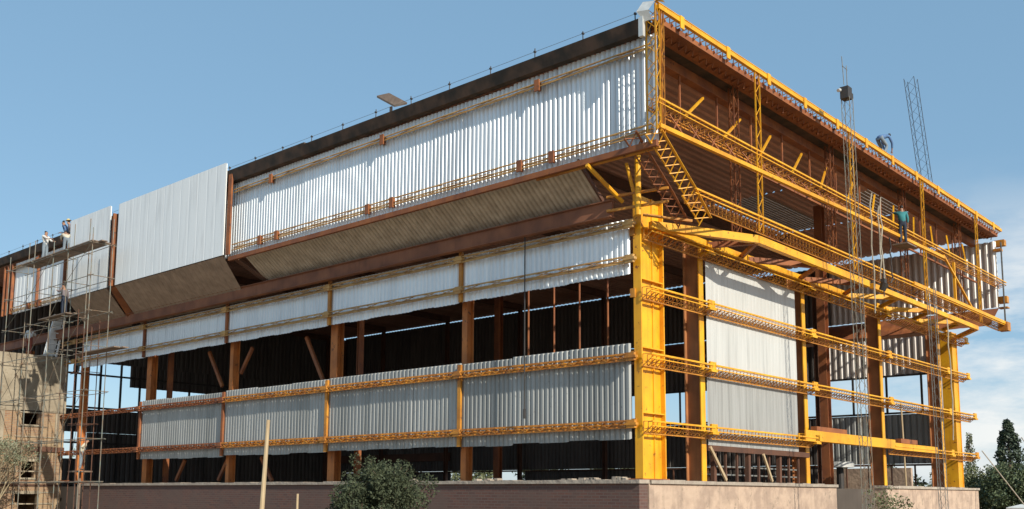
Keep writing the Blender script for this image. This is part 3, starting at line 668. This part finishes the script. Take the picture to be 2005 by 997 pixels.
scaffold('scaffold', 'slender rusty pole scaffold at the left end of the dark brick wall', [-24.6, -24.0], [-2.6, -2.0], -1.96, [0, 2.2, 4.2], 6.4, [(-24.8, -21.4, -2.6, -2.1, 4.95)], mtl='darkprimer')
LD = thing('ladder', 'pale blue ladder leaning from the top of the brick tower', 'ladder', (-31.3, -.3, 5.62))
for dy in (-.24, .24):
    m = MB(); m.bar((-31.25, -.72+dy, ZT1), (-31.35, -.35+dy, 7.6), .07, .07); m.build('rail', 'panel', LD)
for k in range(8):
    t = (k+.5)/8; y = -.72+.37*t; z = ZT1+t*1.98; m = MB(); m.bar((-31.28, y-.22, z), (-31.28, y+.22, z), .05); m.build('rung', 'panel', LD)
m = MB(); m.add([(-31.5, -.95, 5.64), (-31.5, -.5, 5.64), (-31.55, -.1, 7.6), (-31.55, -.55, 7.6), (-31.53, -.95, 5.64), (-31.53, -.5, 5.64), (-31.58, -.1, 7.6), (-31.58, -.55, 7.6)], [(0, 1, 2, 3), (7, 6, 5, 4), (0, 4, 5, 1), (1, 5, 6, 2), (2, 6, 7, 3), (3, 7, 4, 0)])
tag(m.build('metal_sheet', 'panel'), 'pale sheet standing upright behind the ladder on the tower top', 'sheet')

# hoist masts in front of the short side
def mast(name, label, base_, top_, w_, mtl, group=None):
    root = thing(name, label, 'hoist mast', base_, group); b_, t_ = Vector(base_), Vector(top_)
    for dx, dy in ((-1, -1), (1, -1), (1, 1), (-1, 1)):
        o = Vector((dx*w_/2, dy*w_/2, 0)); m = MB(); m.tube(b_+o, t_+o, .011, n=5); m.build('leg', mtl, root)
    m = MB(); n = int((t_-b_).length/.35)
    cs = [Vector((dx*w_/2, dy*w_/2, 0)) for dx, dy in ((-1, -1), (1, -1), (1, 1), (-1, 1))]
    for i in range(n):
        p, q = b_.lerp(t_, i/n), b_.lerp(t_, (i+1)/n)
        for j in range(4):
            m.bar(p+cs[j], q+cs[(j+1) % 4], .007)
    m.build('lacing', mtl, root); return root
HM = mast('hoist_mast', 'thin lattice hoist mast with pulley box rising above the yellow roof edge', (2.5, 7.35, -1.96), (2.5, 6.95, 11.0), .24, 'scaf', 'lattice hoist masts')
m = MB(); m.box((2.38, 6.76, 10.95), (2.62, 7.04, 11.30)); m.box((2.45, 7.04, 11.0), (2.62, 7.12, 11.15)); m.build('pulley_box', 'darkmetal', HM)
m = MB(); m.tube((2.4, 6.6, 11.15), (2.4, 6.72, 11.2), .05); m.build('pulley', 'flash', HM)
m = MB(); m.tube((2.5, 6.78, 11.35), (2.48, 6.74, 12.2), .012, n=5); m.tube((2.5, 7.0, 11.35), (2.5, 7.0, 12.0), .012, n=5); m.tube((2.5, 6.7, 11.9), (2.5, 7.05, 11.88), .01, n=5); m.build('guide_rods', 'grey', HM)
mast('hoist_mast', 'leaning double lattice mast standing at the far end above the roof', (1.2, 17.1, 10.78), (1.2, 15.92, 14.87), .36, 'darkmetal', 'lattice hoist masts')
mast('hoist_mast', 'short slender lattice mast on the ground before the far end column', (2.2, 14.2, -1.96), (2.2, 14.0, 6.6), .22, 'grey', 'lattice hoist masts')
RP = thing('hoist_ropes', 'slack hoist ropes and chain hanging near the worker in teal', 'rope', (2.0, 11, 4))
random.seed(21)
for y, z0, z1, x in ((9.9, 5.2, 9.0, 1.9), (10.5, 6.1, 8.7, 1.9), (10.9, 6.2, 9.1, 1.8), (11.5, 6.4, 7.9, 1.85), (16.4, 1.6, 5.9, 1.9)):
    m = MB(); n = 9; pts = [Vector((x+.03*random.uniform(-1, 1), y+.06*random.uniform(-1, 1), z0+(z1-z0)*k/n)) for k in range(n+1)]
    for a_, b_ in zip(pts[:-1], pts[1:]): m.tube(a_, b_, .022, n=5)
    m.build('rope', 'rope' if y != 11.5 else 'darkmetal', RP)
m = MB(); m.tube((1.9, 10.5, 6.0), (2.0, 10.5, 6.22), .10, .13, n=10); m.box((1.9, 10.42, 6.22), (2.02, 10.6, 6.36)); m.tube((1.96, 10.5, 6.36), (1.96, 10.5, 6.6), .02, n=6); m.tube((1.96, 10.5, 5.8), (1.96, 10.5, 6.0), .018, n=6); m.build('chain_hoist', 'darkmetal', RP)
m = MB(); m.tube((.0, 16.9, 0.02), (.2, 16.2, 3.0), .03, n=6); tag(m.build('thin_pole', 'wood'), 'thin pale pole leaning against the thick yellow beam near the far wall', 'pole')
m = MB(); m.tube((-3.41, -.36, 6.45), (-3.41, -.36, 1.85), .018, n=6); m.tube((-3.41, -.36, 1.85), (-3.41, -.36, 1.6), .035, n=6); tag(m.build('hanging_rope', 'darkmetal'), 'dark rope hanging down the silver cladding left of the corner column', 'rope')
m = MB(); P_ = [(-7.15, -1.30, 10.86), (-7.66, -1.34, 10.90), (-8.63, -1.2, 11.50), (-8.12, -1.16, 11.46)]
vs = [Vector(p) for p in P_]+[Vector(p)+Vector((0, 0, .06)) for p in P_]
m.add(vs, [(3, 2, 1, 0), (4, 5, 6, 7), (0, 1, 5, 4), (1, 2, 6, 5), (2, 3, 7, 6), (3, 0, 4, 7)]); m.box((-7.98, -1.25, 10.66), (-7.90, -1.2, 11.02)); tag(m.build('loose_board', 'plank'), 'loose board poking out over the dark roof edge', 'board')

# ------------------------------------------------------------------ poles in front
m = MB(); m.tube((-.24, -10.52, -1.96), (-.10, -10.50, .82), .048, .03, n=8); tag(m.build('wooden_pole', 'wood'), 'tall pale wooden pole standing left of the dark bush', 'pole')
m = MB(); m.tube((.21, -10.1, -1.96), (.21, -10.1, -.37), .02, .018, n=8); tag(m.build('wooden_stake', 'wood'), 'short pale stake just right of the tall wooden pole', 'stake')

# ------------------------------------------------------------------ vegetation
def leaves(m, c, rad, n, size, hollow=.35, squash=1.0):
    c = Vector(c)
    for _ in range(n):
        while True:
            v = Vector((random.uniform(-1, 1), random.uniform(-1, 1), random.uniform(-1, 1)))
            if hollow < v.length < 1: break
        p = c + Vector((v.x*rad[0], v.y*rad[1], v.z*rad[2]))
        a = Vector((random.gauss(0, 1), random.gauss(0, 1), random.gauss(0, 1))).normalized()
        b = a.cross(Vector((random.gauss(0, 1), random.gauss(0, 1), random.gauss(0, 1)))).normalized()
        s = size*random.uniform(.5, 1.3)
        m.add([p-a*s*.25, p+b*s*.5, p+a*s*.25, p-b*s*.5], [(0, 1, 2, 3)])
def bush(name, label, base_, w_, h_, n, size, mtl, clumps=14, trunk=True, cat='bush', seed=1):
    random.seed(seed); root = thing(name, label, cat, base_); bx, by, bz = base_
    t = MB(); f = MB()
    for k in range(clumps):
        a = random.uniform(0, 6.28); r = w_*.5*math.sqrt(random.random())*.75; zz = h_*random.uniform(.12, .84)
        sh = 1-.55*abs(zz/h_-.45); c = (bx+r*math.cos(a)*sh, by+r*math.sin(a)*sh, bz+zz)
        t.tube((bx, by, bz), (c[0]*.4+bx*.6, c[1]*.4+by*.6, bz+zz*.5), .04, .025, n=5); t.tube((c[0]*.4+bx*.6, c[1]*.4+by*.6, bz+zz*.5), c, .025, .008, n=5)
        rr = w_*random.uniform(.13, .24); leaves(f, c, (rr, rr, rr*.8), n//clumps, size, .1)
        for _ in range(3):
            e = Vector(c)+Vector((random.uniform(-1, 1), random.uniform(-1, 1), random.uniform(0, 1.2)))*rr*1.05; t.tube(c, e, .006, .004, n=4); leaves(f, e, (rr*.35,)*3, n//clumps//10, size*.8, 0)
    t.build('trunk', 'bark', root); f.build('crown', mtl, root); return root
bush('bush', 'dense dark green bush in front of the long brick wall', (-.05, -8.2, -1.96), 1.9, 2.35, 36000, .06, 'leaf', 44, seed=4)
bush('shrub', 'sparse grey green shrub in front of the short plastered wall', (2.2, 9.6, -1.96), 2.2, 1.9, 1800, .10, 'leaf2', 14, cat='shrub', seed=9)

def conifer(label, base_, h_, w_, n, mtl, seed, size=.3, name='conifer_tree', cat='tree', group='trees beyond the far corner'):
    random.seed(seed); root = thing(name, label, cat, base_, group); bx, by, bz = base_
    t = MB(); t.tube((bx, by, bz), (bx, by, bz+h_*.97), w_*.06, .02, n=7); f = MB()
    k = 26
    for i in range(k):
        z = h_*(.12+.86*i/k); r = w_*.5*(1-(z/h_))**.75*random.uniform(.7, 1.2)+.12
        for j in range(5):
            a = random.uniform(0, 6.28); e = Vector((bx+math.cos(a)*r*.75, by+math.sin(a)*r*.75, bz+z-.08*h_*.3)); t.tube((bx, by, bz+z), e, .03, .01, n=4)
            leaves(f, e, (r*.42, r*.42, h_*.035+.1), n//(k*5), size, .0)
    t.build('trunk', 'bark', root); f.build('crown', mtl, root); return root
conifer('tall pointed dark conifer rising above the bushes right of the hall', (-7.0, 55.3, -1.96), 7.2, 3.0, 7500, 'leafdark', 3, .24)
conifer('pale slim poplar standing just right of the yellow end column', (-9.3, 54.3, -1.96), 6.3, 1.1, 1900, 'leafpale', 5, .16, 'poplar_tree')
conifer('faint slim poplar half hidden by the yellow end column', (-9.9, 53.6, -1.96), 6.6, 0.9, 1300, 'leafpale', 6, .16, 'poplar_tree')
conifer('small dark conifer at the right edge of the picture', (-5.3, 57.0, -1.96), 5.2, 2.2, 4000, 'leafdark', 8, .22)
def tree(label, base_, w_, h_, n, mtl, seed, size=.25, clumps=26):
    r_ = bush('leafy_tree', label, base_, w_, h_, n, size, mtl, clumps, cat='tree', seed=seed); r_['group'] = 'trees beyond the far corner'; return r_
tree('dark rounded tree below the pointed conifer', (-4.4, 47.5, -1.96), 4.8, 3.7, 14000, 'leafmid', 11, .20, 40)
tree('green leafy tree behind the end of the plastered wall', (-8.0, 48.0, -1.96), 3.8, 3.6, 8000, 'leaf2', 12, .20, 24)
tree('olive tree at the right edge before the small conifer', (-1.6, 47.0, -1.96), 3.4, 4.0, 8000, 'leaf2', 13, .20, 24)
for k, (x, y, h_) in enumerate(((-14, 50, 3.4), (-19, 52, 3.8), (-25, 51, 3.5), (-32, 44, 4.6), (-38, 42, 4.4), (-45, 41, 4.6), (-51, 38, 5.0), (-66, 18, 4.8), (-70, 26, 4.4))):
    tree(['broad tree seen through the low openings right of the silver panel', 'bushy tree seen through the low openings near the leaning boards', 'bushy tree glimpsed behind the bay next to the corner column', 'green tree seen through the low opening above the bush', 'olive tree seen through the opening left of the bush top', 'dark tree seen low through the long opening', 'round tree seen low beyond the west part of the hall', 'tree seen through the open west bay beside the brick tower', 'tree seen beyond the open west end of the hall'][k],
         (x, y, -1.96), 5.5, h_, 3600, 'leaf2' if k % 2 else 'leaf', 30+k, .30, 16)
# dry climbing branches at the foot of the tower
random.seed(5)
DT = thing('dry_tree', 'pale leafless branches in front of the brick tower at lower left', 'tree', (-29.3, -3.6, -1.96))
t = MB(); f = MB()
def twig(p, d, l, r, depth):
    q = p+d*l; t.tube(p, q, r, r*.65, n=5)
    if depth == 0: leaves(f, q, (.16,)*3, 5, .09, 0); return
    for _ in range(3):
        nd = (d+Vector((random.uniform(-1, 1), random.uniform(-1, 1), random.uniform(-.3, .7)))*.75).normalized(); twig(q, nd, l*random.uniform(.6, .85), r*.62, depth-1)
for b_ in ((-29.3, -3.6), (-29.8, -3.2)): twig(Vector((*b_, -1.96)), Vector((random.uniform(-.2, .2), .0, 1)).normalized(), 1.15, .05, 5)
t.build('trunk', 'straw', DT); f.build('foliage', 'leafpale', DT)
# background strip of woods
random.seed(17); f = MB()
for k in range(200):
    a = R(random.uniform(78, 160)); d = random.uniform(150, 170); x, y = math.cos(a)*d, math.sin(a)*d; s = random.uniform(2.2, 3.6)
    leaves(f, (x, y, -1.96+s*.5), (s*1.6, s*1.6, s*.65), 110, 1.1, .1)
o = f.build('distant_woods', 'leaf2'); o['kind'] = 'stuff'; o['label'] = 'low band of woods along the horizon'; o['category'] = 'woods'
# guy wires and shed at right
for k, (p, q) in enumerate((((3.2, 22.8, -1.9), (.4, 24.5, 1.55)), ((4.4, 23.2, -1.9), (1.3, 27, 2.2)))):
    m = MB(); m.tube(p, q, .022, n=5); tag(m.build('guy_wire', 'rope'), ['pale guy wire slanting before the dark trees, nearer the end wall', 'pale guy wire slanting at the far right before the pointed conifer'][k], 'wire')
SH = thing('shed', 'small white roofed shed low among the trees at far right', 'shed', (.2, 33.5, -1.96))
m = MB(); m.box((-.9, 32.6, -1.96), (1.2, 34.6, -.95)); m.build('wall', 'plaster', SH)
m = MB(); m.add([(-1.0, 32.4, -.95), (1.4, 32.4, -.95), (1.4, 34.8, -.80), (-1.0, 34.8, -.80), (-1.0, 32.4, -.88), (1.4, 32.4, -.88), (1.4, 34.8, -.73), (-1.0, 34.8, -.73)], [(3, 2, 1, 0), (4, 5, 6, 7), (0, 1, 5, 4), (1, 2, 6, 5), (2, 3, 7, 6), (3, 0, 4, 7)]); m.build('roof', 'white', SH)

# ------------------------------------------------------------------ people
def skinmesh(name, verts, edges, radii, mtl, parent, root_i=0, sub=1):
    me = bpy.data.meshes.new(name); me.from_pydata(verts, edges, []); o = bpy.data.objects.new(name+'_tmp', me); COL.objects.link(o)
    md = o.modifiers.new('s', 'SKIN'); md.use_smooth_shade = True
    for i, v in enumerate(me.skin_vertices[0].data):
        r = radii[i]; v.radius = r if isinstance(r, tuple) else (r, r); v.use_root = (i == root_i)
    ms = o.modifiers.new('u', 'SUBSURF'); ms.levels = sub; ms.render_levels = sub
    bpy.context.view_layer.update(); dg = bpy.context.evaluated_depsgraph_get()
    m2 = bpy.data.meshes.new_from_object(o.evaluated_get(dg)); m2.name = name
    bpy.data.objects.remove(o); m2.materials.clear(); m2.materials.append(MT[mtl])
    for p in m2.polygons: p.use_smooth = True
    n = bpy.data.objects.new(name, m2); COL.objects.link(n); n.parent = parent
    return n
BASE = dict(pel=(0, 0, .92), wst=(0, 0, 1.08), chs=(0, .01, 1.28), nek=(0, .0, 1.43), hd1=(0, .02, 1.52), hd2=(0, .02, 1.62),
    sl=(-.17, 0, 1.37), el=(-.22, -.01, 1.10), wl=(-.22, .06, .86), sr=(.17, 0, 1.37), er=(.22, -.01, 1.10), wr=(.22, .06, .86),
    hl=(-.09, 0, .88), kl=(-.10, .02, .48), al=(-.11, -.02, .08), tl=(-.12, .14, .035), hr=(.09, 0, .88), kr=(.10, .02, .48), ar=(.11, -.02, .08), tr=(.12, .14, .035))
def person(label, loc, face, pose, shirt, pants, hat=None, sc=1.0):
    """face: degrees, the direction looked at (0 = +X, 90 = +Y)"""
    root = thing('person', label, 'person', loc, 'construction workers')
    J = dict(BASE); J.update(pose); a = R(face-90); ca, sa = math.cos(a), math.sin(a)
    def tr(p): x, y, z = p; return Vector((x*ca-y*sa, x*sa+y*ca, z))*sc
    V = []; E_ = []; Rr = []; idx = {}
    def vert(k, r, p=None):
        idx[k] = len(V); V.append(tr(J[k] if p is None else p)); Rr.append(r if isinstance(r, float) else tuple(x for x in r)); return idx[k]
    for k, r in (('pel', (.13, .10)), ('wst', (.125, .095)), ('chs', (.15, .10)), ('nek', .052), ('hd1', (.068, .075)), ('hd2', (.072, .085)),
                 ('sl', .055), ('el', .042), ('wl', .028), ('sr', .055), ('er', .042), ('wr', .028), ('hl', .085), ('kl', .058), ('al', .04), ('tl', .034), ('hr', .085), ('kr', .058), ('ar', .04), ('tr', .034)): vert(k, r)
    for x in ('pel wst', 'wst chs', 'chs nek', 'nek hd1', 'hd1 hd2', 'chs sl', 'sl el', 'el wl', 'chs sr', 'sr er', 'er wr', 'pel hl', 'hl kl', 'kl al', 'al tl', 'pel hr', 'hr kr', 'kr ar', 'ar tr'):
        p, q = x.split(); E_.append((idx[p], idx[q]))
    # face: nose; hands: palm, four fingers and a thumb
    hd = Vector(J['hd1']); up_ = (Vector(J['hd2'])-hd).normalized(); fwd = Vector((0, 1, 0)); fwd = (fwd-up_*fwd.dot(up_)).normalized()
    nose = hd+up_*.045+fwd*.105; idx['nose'] = len(V); V.append(tr(nose)); Rr.append(.012); E_.append((idx['hd1'], idx['nose']))
    for s, w_, e_ in ((-1, 'wl', 'el'), (1, 'wr', 'er')):
        wv = Vector(J[w_]); d = (wv-Vector(J[e_])).normalized(); side = d.cross(Vector((0, 0, 1))); 
        side = side.normalized() if side.length > .2 else Vector((0, 1, 0)); nrm = side.cross(d).normalized()
        pi_ = len(V); V.append(tr(wv+d*.07)); Rr.append((.036, .018)); E_.append((idx[w_], pi_))
        for j, (off, ln) in enumerate(((-.03, .055), (-.01, .07), (.01, .065), (.03, .05))):
            a1 = wv+d*.085+side*off*1.1; a2 = a1+d*ln*.6-nrm*.012; a3 = a2+d*ln*.4-nrm*.025
            i0 = len(V); V.extend([tr(a1), tr(a2), tr(a3)]); Rr.extend([.009, .008, .007]); E_.extend([(pi_, i0), (i0, i0+1), (i0+1, i0+2)])
        i0 = len(V); V.extend([tr(wv+d*.045+side*.045*-s), tr(wv+d*.085+side*.06*-s-nrm*.015)]); Rr.extend([.011, .009]); E_.extend([(pi_, i0), (i0, i0+1)])
    sc_r = lambda r: tuple(x*sc for x in r) if isinstance(r, tuple) else r*sc
    skinmesh('body', V, E_, [sc_r(r) for r in Rr], 'skin', root)
    def garment(name, keys, radii, edges, mtl):
        vs = []; 
        for k in keys:
            if isinstance(k, tuple): p, q, t = k; vs.append(tr(Vector(J[p]).lerp(Vector(J[q]), t)))
            else: vs.append(tr(J[k]))
        skinmesh(name, vs, edges, [sc_r(r) for r in radii], mtl, root)
    garment('shirt', [('pel', 'wst', -.45), 'wst', 'chs', ('chs', 'nek', .7), 'sl', 'el', ('el', 'wl', .75), 'sr', 'er', ('er', 'wr', .75)],
            [(.165, .135), (.155, .125), (.172, .125), .075, .072, .056, .042, .072, .056, .042], [(0, 1), (1, 2), (2, 3), (2, 4), (4, 5), (5, 6), (2, 7), (7, 8), (8, 9)], shirt)
    garment('trousers', ['pel', ('pel', 'wst', 1.1), 'hl', 'kl', 'al', 'hr', 'kr', 'ar'], [(.145, .115), (.14, .11), .10, .073, .058, .10, .073, .058],
            [(0, 1), (0, 2), (2, 3), (3, 4), (0, 5), (5, 6), (6, 7)], pants)
    for s in 'lr':
        vs = [tr(J['a'+s])-Vector((0, 0, .02*sc)), tr(Vector(J['a'+s]).lerp(Vector(J['t'+s]), .5)), tr(J['t'+s])]
        skinmesh('shoe', vs, [(0, 1), (1, 2)], [(.048*sc, .05*sc), (.046*sc, .04*sc), (.042*sc, .034*sc)], 'darkmetal', root)
    h1, h2 = Vector(J['hd1']), Vector(J['hd2'])
    if hat:
        c = tr(h2+up_*.055); m = MB(); n = 16; ax = (tr(up_)).normalized(); fr = m.frame(c, c+ax)
        rings = [(.165, 0), (.10, .012), (.092, .06), (.06, .10), (0.005, .105)]
        vs = [c+fr[2]*(r*sc*math.cos(6.2832*k/n))+fr[3]*(r*sc*math.sin(6.2832*k/n))+ax*h*sc for r, h in rings for k in range(n)]
        m.add([v+Vector(loc) for v in vs], [(i*n+k, i*n+(k+1) % n, (i+1)*n+(k+1) % n, (i+1)*n+k) for i in range(4) for k in range(n)]); m.build('hat', hat, root, True)
    hb = h2-fwd*.022+up_*.01
    skinmesh('hair', [tr(h1-fwd*.05+up_*.02), tr(hb), tr(hb+up_*.04+fwd*.015)], [(0, 1), (1, 2)], [(.062*sc, .045*sc), (.088*sc, .092*sc), (.06*sc, .068*sc)], 'hair', root)
    m = MB()
    for s in (-1, 1):
        e = tr(h1+up_*.075+fwd*.086+Vector((s*.03, 0, 0)))+Vector(loc); m.tube(e, e+tr(fwd*.008), .009, .004, n=6)
    m.build('eyes', 'hair', root)
    return root
def bend(ang, twist=0):      # upper body pitched forward from the hips
    a = R(ang); out = {}
    for k in ('wst', 'chs', 'nek', 'hd1', 'hd2', 'sl', 'sr'):
        v = Vector(BASE[k])-Vector((0, 0, .92)); out[k] = (v.x, v.y*math.cos(a)+v.z*math.sin(a), .92+v.z*math.cos(a)-v.y*math.sin(a))
    return out
# on the high platform
person('worker in white shirt standing on the platform reaching toward the roof edge', (-28.3, -2.5, 9.20), 20, dict(er=(.2, .28, 1.22), wr=(.15, .52, 1.18), el=(-.2, .2, 1.15), wl=(-.15, .42, 1.12)), 'white', 'jean', sc=.8)
p = bend(50); p.update(el=(-.2, .62, 1.05), wl=(-.15, .80, 1.0), er=(.2, .65, 1.0), wr=(.12, .82, .95))
person('worker in cream shirt and grey trousers bending over the roof edge', (-26.5, -2.4, 9.20), 165, p, 'cream', 'jean', sc=.8)
p = bend(20)
person('worker in blue shirt standing up on the roof behind the others', (-29.95, -.9, 10.32), 220, dict(p, er=(.22, .2, 1.0), wr=(.15, .42, .98)), 'blue', 'navy', sc=.8)
person('worker in straw hat on the roof beside the one in blue', (-29.55, -.9, 10.22), 240, bend(12), 'greycloth', 'navy', hat='strawhat', sc=.8)
SIT = dict(pel=(0, 0, .45), wst=(0, .0, .62), chs=(0, .03, .84), nek=(0, .04, .99), hd1=(0, .08, 1.08), hd2=(0, .10, 1.18), sl=(-.17, .03, .93), sr=(.17, .03, .93), el=(-.22, .12, .70), wl=(-.12, .30, .60), er=(.22, .12, .70), wr=(.12, .30, .60),
           hl=(-.09, .04, .44), kl=(-.12, .42, .46), al=(-.12, .44, .08), tl=(-.12, .58, .04), hr=(.09, .04, .44), kr=(.12, .42, .46), ar=(.12, .44, .08), tr=(.12, .58, .04))
person('worker in grey shirt and dark trousers standing on the lower scaffold boards', (-25.9, -2.6, 6.62), 200, dict(bend(10), el=(-.2, .2, 1.2), wl=(-.1, .4, 1.3)), 'greycloth', 'navy', sc=.8)
person('worker in white shirt and rust trousers stepping up on the tower top', (-31.4, -1.62, 5.62), 140, dict(bend(14), kl=(-.12, .26, .62), al=(-.12, .12, .24), tl=(-.12, .27, .2), er=(.24, .2, 1.1), wr=(.2, .3, 1.3)), 'white', 'redcloth', sc=.8)
person('worker crouching at the tower top beside the hall', (-30.6, .35, 5.0), 180, SIT, 'cream', 'jean', sc=.8)
person('worker in cream shirt standing on a rail low beside the brick tower', (-26.65, -1.2, .52), 60, dict(bend(22), el=(-.24, -.02, 1.2), wl=(-.34, .10, 1.4)), 'cream', 'jean', sc=.8)
# right end
CR = dict(pel=(0, -.30, .78), wst=(0, -.14, .86), chs=(0, .10, .92), nek=(0, .28, .98), hd1=(0, .38, 1.0), hd2=(0, .46, 1.06), sl=(-.17, .16, .93), sr=(.17, .16, .93), el=(-.22, .30, .62), wl=(-.14, .38, .34), er=(.22, .30, .62), wr=(.14, .38, .34),
          hl=(-.09, -.28, .75), kl=(-.14, .04, .46), al=(-.12, -.20, .08), tl=(-.12, -.04, .035), hr=(.09, -.28, .75), kr=(.14, .04, .46), ar=(.12, -.20, .08), tr=(.12, -.04, .035))
person('worker in blue crouching on the roof edge between the two masts', (1.30, 12.75, 11.03), 78, CR, 'blue', 'jean', sc=.8)
person('worker in teal shirt and dark trousers standing on the yellow rail', (1.72, 12.98, 7.97), 120, dict(el=(-.24, .14, 1.38), wl=(-.30, .34, 1.5)), 'teal', 'navy', sc=.8)
m = MB(); m.box((1.5, 12.6, 7.91), (2.0, 13.4, 7.955)); tag(m.build('foot_board', 'plank'), 'short foot board under the worker in teal', 'board')
m = MB(); m.box((-27.1, -1.5, .44), (-26.2, -.9, .50)); m.bar((-26.65, -1.2, -1.96), (-26.65, -1.2, .44), .08); tag(m.build('trestle', 'plank'), 'small trestle under the worker beside the brick tower', 'trestle')
